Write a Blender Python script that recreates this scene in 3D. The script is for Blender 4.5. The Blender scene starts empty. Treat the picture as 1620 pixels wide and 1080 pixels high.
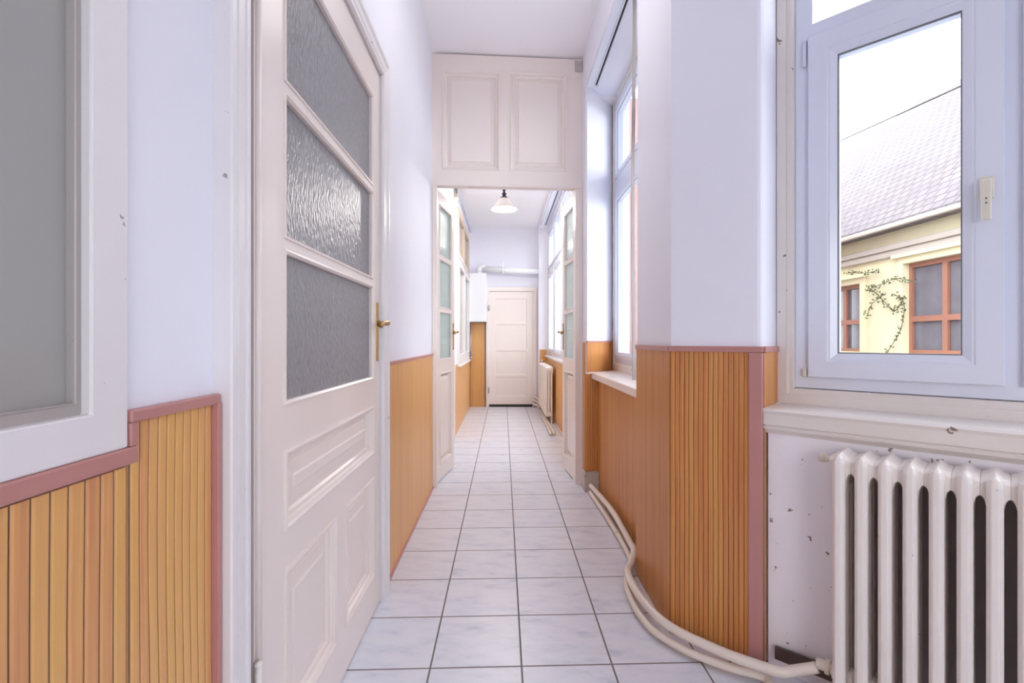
import bpy, bmesh, math, random
from math import pi, sin, cos, radians as R
from mathutils import Vector, Matrix

sc = bpy.context.scene
C = sc.collection
random.seed(7)

# ------------------------------------------------------------------ camera
F, VX, VY, H = 778.0, 796.0, 538.0, 1.19       # focal length, vanishing point (1620x1080 px), eye height
cd = bpy.data.cameras.new('camera'); cam = bpy.data.objects.new('camera', cd); C.objects.link(cam)
cam.location = (0, 0, H); cam.rotation_euler = (pi/2, 0, 0)
cd.sensor_width = 36; cd.lens = F/1620*36; cd.shift_x = (810-VX)/1620; cd.shift_y = (VY-540)/1620
cd.clip_start = .02; cd.clip_end = 200
sc.camera = cam

# ------------------------------------------------------------------ world, lights, exposure
wd = bpy.data.worlds.new('overcast_sky'); sc.world = wd; wd.use_nodes = True
wn = wd.node_tree; bg = wn.nodes['Background']
bg.inputs[0].default_value = (.93, .96, 1, 1); bg.inputs[1].default_value = 5.7

def area(name, loc, rot, sx, sy, power, col):
    l = bpy.data.lights.new(name, 'AREA'); l.shape = 'RECTANGLE'; l.size = sx; l.size_y = sy
    l.energy = power; l.color = col
    o = bpy.data.objects.new(name, l); C.objects.link(o); o.location = loc; o.rotation_euler = rot
    return o
# added area light filling the near corridor from behind the camera
area('fill_behind', (.8, -2.5, 1.6), (R(90), 0, 0), 1.5, 1.7, 10, (.93, .95, 1))
# added fill lights: an unseen one above the near part, one under the pendant
def lamp(name, loc, power, size=.3):
    l = bpy.data.lights.new(name, 'POINT'); l.energy = power; l.color = (1, .955, .93); l.shadow_soft_size = size
    o = bpy.data.objects.new(name, l); C.objects.link(o); o.location = loc; return o
lamp('near_fill_light', (.05, 2.3, 2.95), 8)

vs = sc.view_settings
vs.view_transform = 'Standard'; vs.look = 'None'; vs.gamma = 1; vs.use_curve_mapping = False
vs.exposure = 0.22
sc.cycles.max_bounces = 14; sc.cycles.diffuse_bounces = 9; sc.cycles.transparent_max_bounces = 16
sc.cycles.glossy_bounces = 5; sc.cycles.use_denoising = True; sc.cycles.caustics_reflective = False
sc.cycles.caustics_refractive = False; sc.cycles.sample_clamp_indirect = 8

# ------------------------------------------------------------------ materials
class NT:
    def __init__(s, name):
        s.m = bpy.data.materials.new(name); s.m.use_nodes = True; s.t = s.m.node_tree
        s.b = s.t.nodes['Principled BSDF']; s.o = s.t.nodes['Material Output']
    def n(s, kind, **kw):
        x = s.t.nodes.new(kind)
        for k, v in kw.items(): setattr(x, k, v)
        return x
    def l(s, a, b): s.t.links.new(a, b)
    def math(s, op, a, b=None):
        x = s.n('ShaderNodeMath', operation=op)
        for i, v in enumerate((a, b)):
            if v is None: continue
            if isinstance(v, (int, float)): x.inputs[i].default_value = v
            else: s.l(v, x.inputs[i])
        return x.outputs[0]
    def noise(s, vec, scale, detail=3, rough=.5, mapscale=None):
        if mapscale:
            mp = s.n('ShaderNodeMapping'); mp.inputs['Scale'].default_value = mapscale; s.l(vec, mp.inputs[0]); vec = mp.outputs[0]
        x = s.n('ShaderNodeTexNoise'); x.inputs['Scale'].default_value = scale
        x.inputs['Detail'].default_value = detail; x.inputs['Roughness'].default_value = rough
        s.l(vec, x.inputs['Vector']); return x.outputs[0]
    def ramp(s, fac, stops):
        x = s.n('ShaderNodeValToRGB'); e = x.color_ramp.elements
        while len(e) < len(stops): e.new(.5)
        for i, (p, c) in enumerate(stops): e[i].position = p; e[i].color = (*c, 1) if len(c) == 3 else c
        s.l(fac, x.inputs[0]); return x.outputs[0]
    def mix(s, fac, a, b):
        x = s.n('ShaderNodeMix', data_type='RGBA')
        for sock, v in ((x.inputs[0], fac), (x.inputs[6], a), (x.inputs[7], b)):
            if isinstance(v, (int, float)): sock.default_value = v
            elif isinstance(v, tuple): sock.default_value = (*v, 1)
            else: s.l(v, sock)
        return x.outputs[2]
    def bump(s, h, strength, dist=.01):
        x = s.n('ShaderNodeBump'); x.inputs['Strength'].default_value = strength; x.inputs['Distance'].default_value = dist
        s.l(h, x.inputs['Height']); s.l(x.outputs[0], s.b.inputs['Normal'])
    def pos(s): return s.n('ShaderNodeNewGeometry').outputs['Position']
    def uv(s): return s.n('ShaderNodeTexCoord').outputs['UV']

def simple(name, col, rough=.5, metal=0, var=.04, bscale=40, bstr=.05, specks=None, thr=.72, spscale=25, coat=0):
    t = NT(name); p = t.pos()
    n1 = t.noise(p, 3, 4)
    c = t.mix(n1, tuple(max(0, x*(1-var)) for x in col), tuple(min(1, x*(1+var)) for x in col))
    if specks:
        n2 = t.noise(p, spscale, 5, .6)
        m = t.ramp(n2, [(thr, (0, 0, 0)), (min(1, thr+.015), (1, 1, 1))])
        c = t.mix(m, c, specks)
    t.l(c, t.b.inputs['Base Color']); t.b.inputs['Roughness'].default_value = rough
    t.b.inputs['Metallic'].default_value = metal; t.b.inputs['Coat Weight'].default_value = coat
    if bstr: t.bump(t.noise(p, bscale, 3), bstr)
    return t.m

M = {}
M['plaster'] = simple('white_plaster', (.80, .80, .868), .75, var=.025, bscale=60, bstr=.04)
M['greyframe'] = simple('shaded_frame_paint', (.42, .385, .36), .4, var=.12, bscale=30, bstr=.15, specks=(.2, .16, .13), thr=.7)  # recess shade put into a darker frame colour, with worn specks
M['plaster_worn'] = simple('worn_white_plaster', (.84, .805, .835), .7, var=.04, bscale=30, bstr=.12, specks=(.25, .17, .12), thr=.655, spscale=26)
M['recess'] = simple('dark_recess_plaster', (.40, .36, .35), .9, var=.25, bscale=25, bstr=.3)  # back of the radiator recess, darker than the wall
M['ceiling'] = simple('ceiling_paint', (.88, .865, .88), .85, var=.02, bscale=50, bstr=.03)
M['cream'] = simple('cream_enamel_paint', (.78, .70, .65), .28, var=.035, bscale=18, bstr=.05)
M['cream_old'] = simple('chipped_cream_enamel', (.73, .675, .63), .35, var=.08, bscale=35, bstr=.18, specks=(.22, .16, .12), thr=.675, spscale=18)
M['offwhite'] = simple('off_white_painted_wood', (.76, .73, .73), .35, var=.05, bscale=30, bstr=.12, specks=(.35, .3, .27), thr=.69, spscale=20)
M['upvc'] = simple('white_plastic', (.70, .73, .82), .2, var=.015, bstr=0)
M['radiator'] = simple('cream_radiator_enamel', (.78, .72, .67), .3, var=.05, bscale=60, bstr=.15, specks=(.2, .15, .12), thr=.73, spscale=30)
M['pipe'] = simple('cream_pipe_enamel', (.72, .64, .56), .35, var=.08, bscale=50, bstr=.12, specks=(.22, .13, .08), thr=.71, spscale=22)
M['pink'] = simple('old_rose_trim_paint', (.47, .22, .20), .4, var=.12, bscale=40, bstr=.08)
M['brownmetal'] = simple('rusty_brown_strip', (.09, .055, .045), .55, var=.4, bscale=50, bstr=.2)
M['browntrim'] = simple('dark_brown_trim', (.13, .07, .05), .5, var=.2)
M['brass'] = simple('aged_brass', (.42, .27, .11), .32, metal=1, var=.25, bscale=60, bstr=.1)
M['bronze'] = simple('black_iron', (.025, .018, .02), .4, metal=.3, var=.2)
M['boiler'] = simple('white_appliance_enamel', (.82, .83, .86), .25, var=.01, bstr=0)
M['steel'] = simple('galvanised_steel', (.4, .4, .4), .35, metal=1, var=.1)
M['chrome'] = simple('chrome', (.6, .6, .62), .2, metal=1, var=.02)
M['blue'] = simple('blue_plastic', (.05, .22, .5), .4)
M['strap'] = simple('grey_woven_strap', (.40, .35, .33), .8, var=.1, bscale=200, bstr=.3)
M['seal'] = simple('grey_rubber_seal', (.12, .12, .13), .6)
M['dark'] = simple('dark_gap', (.03, .025, .02), .8)
M['ivory'] = simple('yellowed_plastic', (.70, .66, .55), .35)
M['tanwood'] = simple('varnished_tan_wood', (.62, .47, .34), .4, var=.1)
M['concrete'] = simple('bare_plaster_block', (.52, .47, .43), .85, var=.25, bscale=30, bstr=.4, specks=(.3, .25, .22), thr=.6, spscale=30)
M['yellow'] = simple('yellow_house_render', (.72, .65, .43), .9, var=.08, bstr=.1)
M['cornice'] = simple('pale_stone_cornice', (.5, .44, .38), .9, var=.1)
M['pinkwall'] = simple('pink_rendered_wall', (.30, .17, .155), .9, var=.08)
M['brownframe'] = simple('red_brown_window_paint', (.33, .14, .09), .6, var=.1)
M['housepane'] = simple('house_window_glass', (.17, .16, .18), .1, var=.3, bstr=.0)
M['ground'] = simple('courtyard_paving', (.28, .27, .26), .9, var=.2)
M['vine'] = simple('dry_green_vine', (.10, .11, .05), .8, var=.4)
M['cable'] = simple('black_cable', (.03, .03, .03), .7)

# slatted wood effect covering: UV u counts slats, v is height in metres
def wood(name, cols, rough):
    t = NT(name); uv = t.uv(); sx = t.n('ShaderNodeSeparateXYZ'); t.l(uv, sx.inputs[0])
    fl = t.math('FLOOR', sx.outputs[0])
    wn_ = t.n('ShaderNodeTexWhiteNoise', noise_dimensions='1D'); t.l(fl, wn_.inputs['W'])
    cx = t.n('ShaderNodeCombineXYZ'); t.l(t.math('MULTIPLY', fl, 3.7), cx.inputs[0]); t.l(sx.outputs[1], cx.inputs[1]); t.l(sx.outputs[0], cx.inputs[2])
    streak = t.noise(cx.outputs[0], 2.2, 4, .6)
    fine = t.noise(uv, 6, 4, .6, (3.0, .8, 1))
    f = t.math('ADD', t.math('MULTIPLY', streak, .85), t.math('MULTIPLY', wn_.outputs[0], .28))
    c = t.ramp(t.math('SUBTRACT', f, .05), cols)
    fine = t.ramp(t.noise(cx.outputs[0], 9, 5, .7, (1.0, .55, 14)), [(.38, (0, 0, 0)), (.68, (1, 1, 1))])
    c = t.mix(t.math('MULTIPLY', fine, .5), c, tuple(x*.62 for x in cols[1][1]))
    t.l(c, t.b.inputs['Base Color']); t.b.inputs['Roughness'].default_value = rough
    # the groove between two slats is a darker line
    fr = t.math('FRACT', sx.outputs[0]); d = t.math('ABSOLUTE', t.math('SUBTRACT', fr, .5))
    g = t.ramp(d, [(.435, (0, 0, 0)), (.475, (1, 1, 1))])
    c2 = t.mix(g, c, tuple(x*.22 for x in cols[0][1])); t.l(c2, t.b.inputs['Base Color'])
    return t.m
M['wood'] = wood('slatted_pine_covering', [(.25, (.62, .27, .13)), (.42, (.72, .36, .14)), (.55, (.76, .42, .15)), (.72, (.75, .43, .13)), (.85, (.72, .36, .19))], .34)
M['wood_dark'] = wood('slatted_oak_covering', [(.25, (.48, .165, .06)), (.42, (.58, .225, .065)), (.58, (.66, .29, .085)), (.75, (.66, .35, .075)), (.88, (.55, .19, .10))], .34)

# floor tiles
def tiles():
    t = NT('marbled_floor_tile'); p = t.pos(); s = t.n('ShaderNodeSeparateXYZ'); t.l(p, s.inputs[0])
    X, Y = s.outputs[0], s.outputs[1]
    u = t.math('DIVIDE', t.math('ADD', X, .265), .3325)
    v = t.math('DIVIDE', t.math('SUBTRACT', Y, t.math('ADD', 1.796, t.math('MULTIPLY', t.math('SUBTRACT', X, .07), .0335))), .3325)
    def edge(q):
        return t.math('ABSOLUTE', t.math('SUBTRACT', t.math('FRACT', q), .5))
    m = t.math('MAXIMUM', edge(u), edge(v))
    g = t.ramp(m, [(.488, (0, 0, 0)), (.4925, (1, 1, 1))])
    cid = t.n('ShaderNodeCombineXYZ'); t.l(t.math('FLOOR', u), cid.inputs[0]); t.l(t.math('FLOOR', v), cid.inputs[1])
    w = t.n('ShaderNodeTexWhiteNoise', noise_dimensions='3D'); t.l(cid.outputs[0], w.inputs['Vector'])
    off = t.n('ShaderNodeVectorMath', operation='MULTIPLY_ADD'); t.l(w.outputs['Color'], off.inputs[0]); off.inputs[1].default_value = (7, 7, 7); t.l(p, off.inputs[2])
    rt = t.n('ShaderNodeMapping'); rt.inputs['Rotation'].default_value = (0, 0, .8); rt.inputs['Scale'].default_value = (1, 2.6, 1); t.l(off.outputs[0], rt.inputs[0])
    n1 = t.noise(rt.outputs[0], 7, 6, .62)
    base = t.ramp(n1, [(.28, (.50, .53, .63)), (.40, (.635, .655, .73)), (.52, (.69, .70, .765)), (.75, (.73, .73, .78))])
    sp = t.ramp(t.noise(off.outputs[0], 34, 5, .7), [(.70, (0, 0, 0)), (.74, (1, 1, 1))])
    base = t.mix(t.math('MULTIPLY', sp, .4), base, (.45, .36, .34))
    dirt = t.noise(p, 9, 4)
    gc = t.mix(dirt, (.12, .10, .09), (.22, .19, .18))
    t.l(t.mix(g, base, gc), t.b.inputs['Base Color'])
    r = t.mix(g, (.34, .34, .34), (.9, .9, .9)); t.l(r, t.b.inputs['Roughness'])
    t.bump(t.math('SUBTRACT', 1, g), .35, .004)
    return t.m
M['tiles'] = tiles()

# clear window glass
def clear(name, tint=(.96, .98, 1), refl=.07):
    t = NT(name); tr = t.n('ShaderNodeBsdfTransparent'); tr.inputs[0].default_value = (*tint, 1)
    gl = t.n('ShaderNodeBsdfGlossy'); gl.inputs['Roughness'].default_value = .03
    mx = t.n('ShaderNodeMixShader'); lw = t.n('ShaderNodeLayerWeight'); lw.inputs[0].default_value = .35
    t.l(t.math('ADD', t.math('MULTIPLY', lw.outputs['Fresnel'], .12), refl*.3), mx.inputs[0])
    t.l(tr.outputs[0], mx.inputs[1]); t.l(gl.outputs[0], mx.inputs[2]); t.l(mx.outputs[0], t.o.inputs[0])
    return t.m
M['glass'] = clear('clear_window_glass')

def rain_glass():
    t = NT('obscured_bark_glass'); p = t.pos()
    w = t.noise(p, 12, 2, .5)
    va = t.n('ShaderNodeMapping'); va.inputs['Rotation'].default_value = (.35, 0, 0); va.inputs['Scale'].default_value = (1, 1, .38); t.l(p, va.inputs[0])
    n = t.noise(va.outputs[0], 120, 2, .45)
    vo = t.n('ShaderNodeTexVoronoi'); vo.inputs['Scale'].default_value = 100; t.l(va.outputs[0], vo.inputs['Vector'])
    h = t.math('ADD', t.math('MULTIPLY', n, 1.1), t.math('MULTIPLY', vo.outputs[0], .5))
    t.l(t.mix(n, (.20, .195, .205), (.32, .31, .325)), t.b.inputs['Base Color'])
    t.b.inputs['Roughness'].default_value = .36; t.b.inputs['Specular IOR Level'].default_value = .5
    t.bump(h, .75, .009)
    return t.m
M['rain'] = rain_glass()

def check_glass():
    t = NT('ribbed_check_glass'); p = t.pos(); s = t.n('ShaderNodeSeparateXYZ'); t.l(p, s.inputs[0])
    a = t.math('SINE', t.math('MULTIPLY', s.outputs[2], 2*pi/.021)); b = t.math('SINE', t.math('MULTIPLY', s.outputs[1], 2*pi/.03))
    h = t.math('ADD', a, t.math('MULTIPLY', b, .6))
    t.b.inputs['Base Color'].default_value = (.74, .82, .80, 1); t.b.inputs['Roughness'].default_value = .15
    t.bump(h, .5, .004)
    tr = t.n('ShaderNodeBsdfTransparent'); tr.inputs[0].default_value = (.90, .96, .94, 1)
    tl = t.n('ShaderNodeBsdfTranslucent'); tl.inputs[0].default_value = (.85, .92, .90, 1)
    m1 = t.n('ShaderNodeMixShader'); m1.inputs[0].default_value = .45; t.l(tr.outputs[0], m1.inputs[1]); t.l(tl.outputs[0], m1.inputs[2])
    m2 = t.n('ShaderNodeMixShader'); t.l(t.ramp(h, [(0, (.25, .25, .25)), (1, (.5, .5, .5))]), m2.inputs[0]); t.l(m1.outputs[0], m2.inputs[1]); t.l(t.b.outputs[0], m2.inputs[2])
    t.l(m2.outputs[0], t.o.inputs[0]); return t.m
M['check'] = check_glass()

def grey_pane():
    t = NT('grey_interior_pane'); p = t.pos()  # opaque grey pane, tone varying at random
    t.l(t.mix(t.noise(p, 2.5, 3), (.33, .335, .315), (.40, .385, .36)), t.b.inputs['Base Color'])
    t.b.inputs['Roughness'].default_value = .16; return t.m
M['greypane'] = grey_pane()
M['shadeglass'] = NT('alabaster_shade_glass').m
_b = M['shadeglass'].node_tree.nodes['Principled BSDF']
_b.inputs['Base Color'].default_value = (.80, .74, .70, 1); _b.inputs['Roughness'].default_value = .3

_t = M['shadeglass'].node_tree; _tl = _t.nodes.new('ShaderNodeBsdfTranslucent'); _tl.inputs[0].default_value = (.85, .80, .76, 1)
_mx = _t.nodes.new('ShaderNodeMixShader'); _mx.inputs[0].default_value = .03
_t.links.new(_b.outputs[0], _mx.inputs[1]); _t.links.new(_tl.outputs[0], _mx.inputs[2]); _t.links.new(_mx.outputs[0], _t.nodes['Material Output'].inputs[0])
 

def roof():
    t = NT('old_clay_roof_tiles'); p = t.pos(); s = t.n('ShaderNodeSeparateXYZ'); t.l(p, s.inputs[0])
    br = t.n('ShaderNodeTexBrick'); cx = t.n('ShaderNodeCombineXYZ'); t.l(s.outputs[1], cx.inputs[0]); t.l(t.math('MULTIPLY', s.outputs[2], 1.45), cx.inputs[1]); t.l(cx.outputs[0], br.inputs[0])
    br.inputs['Scale'].default_value = 1; br.inputs['Brick Width'].default_value = .26; br.inputs['Row Height'].default_value = .24; br.inputs['Mortar Size'].default_value = .022
    br.inputs['Color1'].default_value = (.22, .18, .18, 1); br.inputs['Color2'].default_value = (.15, .13, .135, 1); br.inputs['Mortar'].default_value = (.07, .06, .07, 1)
    c = t.mix(t.math('MULTIPLY', t.noise(p, 1.3, 5, .6), .6), br.outputs[0], (.22, .185, .19)); t.l(c, t.b.inputs['Base Color']); t.b.inputs['Roughness'].default_value = .9
    t.bump(br.outputs[1], -.5, .03); return t.m
M['roof'] = roof()

# ------------------------------------------------------------------ mesh helpers
class MB:
    def __init__(s): s.v = []; s.f = []; s.uvs = {}
    def add(s, vs, fs):
        k = len(s.v); s.v += [tuple(v) for v in vs]; s.f += [tuple(i+k for i in f) for f in fs]; return s
    def box(s, x0, x1, y0, y1, z0, z1):
        return s.add([(x0, y0, z0), (x1, y0, z0), (x1, y1, z0), (x0, y1, z0), (x0, y0, z1), (x1, y0, z1), (x1, y1, z1), (x0, y1, z1)],
                     [(0, 3, 2, 1), (4, 5, 6, 7), (0, 1, 5, 4), (1, 2, 6, 5), (2, 3, 7, 6), (3, 0, 4, 7)])
    def prism(s, poly, z0, z1):
        n = len(poly)
        a = sum(poly[i][0]*poly[(i+1) % n][1]-poly[(i+1) % n][0]*poly[i][1] for i in range(n))
        if a < 0: poly = poly[::-1]
        return s.add([(x, y, z0) for x, y in poly]+[(x, y, z1) for x, y in poly],
                     [tuple(range(n))[::-1], tuple(range(n, 2*n))]+[(i, (i+1) % n, n+(i+1) % n, n+i) for i in range(n)])
    def board(s, us, zs, holes, y0, y1):
        """slab in the xz plane with rectangular holes (u0,u1,z0,z1); one clean shell"""
        us = sorted(set([round(a, 5) for a in us]+[round(h[i], 5) for h in holes for i in (0, 1)]))
        zs = sorted(set([round(a, 5) for a in zs]+[round(h[i], 5) for h in holes for i in (2, 3)]))
        def solid(i, j):
            if not (0 <= i < len(us)-1 and 0 <= j < len(zs)-1): return False
            cu, cz = (us[i]+us[i+1])/2, (zs[j]+zs[j+1])/2
            return not any(h[0] < cu < h[1] and h[2] < cz < h[3] for h in holes)
        for i in range(len(us)-1):
            for j in range(len(zs)-1):
                if not solid(i, j): continue
                a, b, c, d = us[i], us[i+1], zs[j], zs[j+1]
                s.add([(a, y0, c), (b, y0, c), (b, y0, d), (a, y0, d)], [(0, 1, 2, 3)])
                s.add([(a, y1, c), (b, y1, c), (b, y1, d), (a, y1, d)], [(3, 2, 1, 0)])
                if not solid(i-1, j): s.add([(a, y0, c), (a, y0, d), (a, y1, d), (a, y1, c)], [(0, 1, 2, 3)])
                if not solid(i+1, j): s.add([(b, y0, c), (b, y0, d), (b, y1, d), (b, y1, c)], [(3, 2, 1, 0)])
                if not solid(i, j-1): s.add([(a, y0, c), (b, y0, c), (b, y1, c), (a, y1, c)], [(3, 2, 1, 0)])
                if not solid(i, j+1): s.add([(a, y0, d), (b, y0, d), (b, y1, d), (a, y1, d)], [(0, 1, 2, 3)])
        return s
    def rings(s, u0, u1, z0, z1, prof, cap=True):
        """mitred mouldings around a rectangle: prof = [(inset, y), ...]"""
        vs = []; fs = []
        for d, y in prof: vs += [(u0+d, y, z0+d), (u1-d, y, z0+d), (u1-d, y, z1-d), (u0+d, y, z1-d)]
        for k in range(len(prof)-1):
            for i in range(4):
                j = (i+1) % 4; fs.append((4*k+i, 4*k+j, 4*k+4+j, 4*k+4+i))
        if cap: k = 4*(len(prof)-1); fs.append((k, k+1, k+2, k+3))
        return s.add(vs, fs)
    def tube(s, pts, r, seg=12, cap=True):
        pts = [Vector(p) for p in pts]; n = len(pts); rr = r if isinstance(r, (list, tuple)) else [r]*n
        vs = []; fs = []; up = None
        for i, p in enumerate(pts):
            t = (pts[min(i+1, n-1)]-pts[max(i-1, 0)]).normalized()
            if up is None: up = Vector((0, 0, 1)) if abs(t.z) < .9 else Vector((1, 0, 0))
            a = (up-t*up.dot(t)).normalized(); b = t.cross(a); up = a
            for k in range(seg):
                w = 2*pi*k/seg; vs.append(p+(a*cos(w)+b*sin(w))*rr[i])
        for i in range(n-1):
            for k in range(seg):
                l = (k+1) % seg; fs.append((i*seg+k, i*seg+l, (i+1)*seg+l, (i+1)*seg+k))
        if cap: fs += [tuple(range(seg))[::-1], tuple(range((n-1)*seg, n*seg))]
        return s.add(vs, fs)
    def lathe(s, prof, c=(0, 0, 0), seg=32, flute=0, nfl=12):
        vs = []; fs = []; n = len(prof)
        for i, q in enumerate(prof):
            r, z = q[0], q[1]; fl = flute*(q[2] if len(q) > 2 else 0)
            for k in range(seg):
                w = 2*pi*k/seg; rr = r*(1+fl*cos(nfl*w)); vs.append((c[0]+rr*cos(w), c[1]+rr*sin(w), c[2]+z))
        for i in range(n-1):
            for k in range(seg):
                l = (k+1) % seg; fs.append((i*seg+k, i*seg+l, (i+1)*seg+l, (i+1)*seg+k))
        return s.add(vs, fs)
    def build(s, name, mat, parent=None, bevel=0, smooth=False, weld=True, solid=0, recalc=True):
        me = bpy.data.meshes.new(name); me.from_pydata(s.v, [], s.f)
        if s.uvs:
            ul = me.uv_layers.new(name='UVMap')
            for lp in me.loops: ul.data[lp.index].uv = s.uvs[lp.vertex_index]
        elif weld:
            bm = bmesh.new(); bm.from_mesh(me); bmesh.ops.remove_doubles(bm, verts=bm.verts, dist=1e-5)
            if recalc: bmesh.ops.recalc_face_normals(bm, faces=bm.faces)
            bm.to_mesh(me); bm.free()
        me.materials.append(M[mat] if isinstance(mat, str) else mat)
        if smooth:
            for p in me.polygons: p.use_smooth = True
        o = bpy.data.objects.new(name, me); C.objects.link(o)
        if parent: o.parent = parent
        if solid:
            m = o.modifiers.new('s', 'SOLIDIFY'); m.thickness = solid; m.offset = 0
        if bevel:
            m = o.modifiers.new('b', 'BEVEL'); m.width = bevel; m.segments = 2; m.limit_method = 'ANGLE'; m.angle_limit = R(35)
        return o

def tag(o, label, cat, group=None, kind=None):
    o['label'] = label; o['category'] = cat
    if group: o['group'] = group
    if kind: o['kind'] = kind
    return o
def thing(name, loc, rz, label, cat, group=None, kind=None):
    o = bpy.data.objects.new(name, None); C.objects.link(o); o.location = loc; o.rotation_euler = (0, 0, rz)
    o.empty_display_size = .1
    return tag(o, label, cat, group, kind)
def place(o, loc, rz=0): o.location = loc; o.rotation_euler = (0, 0, rz); return o
def bez(p, n=8):
    """Catmull-Rom through points"""
    p = [Vector(q) for q in p]; out = []
    for i in range(len(p)-1):
        a, b, c, d = p[max(i-1, 0)], p[i], p[i+1], p[min(i+2, len(p)-1)]
        for k in range(n):
            t = k/n; out.append(.5*((2*b)+(c-a)*t+(2*a-5*b+4*c-d)*t*t+(3*b-a-3*c+d)*t**3))
    out.append(p[-1]); return out

# slatted covering: local x along wall, local -y towards the room
def slats(name, mat, L, z0, z1, pitch=.025, wave=0.0, depth=.0035, base=.004, u0=0, ztop=None):
    mb = MB(); n = max(1, round(L/pitch)); p = L/n
    prof = [(0, 0), (.07, .7), (.2, .95), (.8, 1), (.93, .7), (1, 0)]
    hmax = z1; rows = max(2, int((hmax-z0)/.09))
    for i in range(n):
        k = len(mb.v)
        zt = ztop((i+.5)*p) if ztop else z1
        for r in range(rows+1):
            z = z0+(zt-z0)*r/rows
            for (a, h) in prof:
                x = (i+a)*p
                w = wave*(sin(z*5.1+x*2.2)+.5*sin(z*11+x*9+1))*min(1, (i+a)/2, (n-i-a)/2) if wave else 0
                mb.v.append((x+w, -base-depth*h, z)); mb.uvs[len(mb.v)-1] = (u0+i+min(max(a, .001), .999), z)
        m = len(prof)
        for r in range(rows):
            for q in range(m-1):
                a = k+r*m+q; mb.f.append((a, a+1, a+m+1, a+m))
        # end caps to the wall
        for r in (0, rows):
            b = len(mb.v)
            for q in (0, m-1):
                src = mb.v[k+r*m+q]; mb.v.append((src[0], 0, src[2])); mb.uvs[len(mb.v)-1] = (u0+i+.5, src[2])
            f = [k+r*m+q for q in range(m)]
            mb.f.append(tuple(f+[b+1, b]))
        if i in (0, n-1):
            q = 0 if i == 0 else m-1
            b = len(mb.v)
            lo = mb.v[k+q]; hi = mb.v[k+rows*m+q]
            mb.v += [(lo[0], 0, lo[2]), (hi[0], 0, hi[2])]; mb.uvs[b] = mb.uvs[b+1] = (u0+i+.5, 0)
            mb.f.append((b, b+1, k+rows*m+q, k+q))
    return mb

def xy(px, X): """distance along the corridor of a pixel column on the plane X"""; return X*F/(px-VX)
def zz(py, Z): return H+(VY-py)*Z/F

# ------------------------------------------------------------------ SETTING: shell
def struct(mb, name, mat, label, cat, **kw):
    return tag(mb.build(name, mat, **kw), label, cat, kind='structure')

struct(MB().box(-.9, 2.6, -2.6, 9.1, -.12, 0), 'floor', 'tiles', 'pale marbled square floor tiles with brown grout', 'floor')
struct(MB().box(-.9, 2.6, -2.6, 4.08, 3.52, 3.62), 'ceiling', 'ceiling', 'high white ceiling in front of the panelled partition', 'ceiling')
struct(MB().box(-.9, .95, 4.08, 9.1, 3.19, 3.62), 'ceiling_far', 'ceiling', 'lower white ceiling beyond the partition', 'ceiling')

LX = -.573
struct(MB().board([-.9, 2.6], [0, 3.52], [(.05, 1.55, .75, 2.45)], -2.75, -2.6), 'wall_back', 'plaster', 'wall behind the camera with an opening added for the fill light', 'wall')  # unseen wall; opening added where the fill light stands
# left wall of the near corridor; local x = distance along corridor from Y=-2.6
w = MB().board([0, 6.57], [0, 3.52], [(2.2, 3.27, 1.075, 2.5), (3.655, 4.84, 0, 2.40)], 0, .22)
place(struct(w, 'wall_left', 'plaster', 'near left corridor wall with the glazed door', 'wall'), (LX, -2.6, 0), pi/2)
w = MB().board([0, 4.85], [0, 3.19], [(.62, 1.72, 0, 2.3), (2.45, 4.35, .90, 2.92)], 0, .2)
place(struct(w, 'wall_left_far', 'plaster', 'left wall of the corridor beyond the partition', 'wall'), (-.60, 3.97, 0), pi/2)
struct(MB().box(-.9, .95, 8.82, 9.02, 0, 3.19), 'wall_end', 'plaster', 'white end wall around the far door', 'wall')
# end wall has its door in front of it (door set on the face)

# right side: niche wall, upper wall, pilaster
RX = .76
w = MB().box(RX, 1.05, 2.42, 3.97, 0, .93)
struct(w, 'wall_right_niche', 'plaster', 'low wall under the sill of the middle window', 'wall')
NZ = 3.89
struct(MB().prism([(.665, NZ), (.93, 4.22), (1.08, 4.22), (1.08, 4.06), (1.08, 4.35), (.66, 4.16), (.66, 4.0), (.645, 4.0)][:1]+[(.93, 4.20), (1.08, 4.20), (1.08, 4.40), (.655, 4.16), (.655, 3.905)], 0, 3.52),
       'wall_right_pier', 'plaster', 'plaster pier between the partition and the middle window', 'wall')
struct(MB().box(.656, 1.08, 2.45, 3.900, 3.21, 3.52), 'wall_right_lintel', 'plaster', 'plaster wall over the middle window', 'wall')
struct(MB().box(.67, 1.07, 3.90, 4.17, 3.213, 3.52), 'wall_right_lintel_end', 'plaster', 'end of the plaster wall over the middle window', 'wall')

# diagonal window wall frame: origin O, u to the right, n outwards
A46 = R(-46.0)
O = Vector((.945, 1.793)); U = Vector((cos(A46), sin(A46))); N = Vector((-sin(A46), cos(A46)))
D0 = O.dot(N)
def wp(px, py, yl):
    r = (px-VX)/F; Z = (D0+yl)/(N.x*r+N.y); X = r*Z
    return (Vector((X, Z))-O).dot(U), H+(VY-py)*Z/F
def W2(s, y): p = O+U*s+N*y; return (p.x, p.y)
WO = (O.x, O.y, 0)

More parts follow.
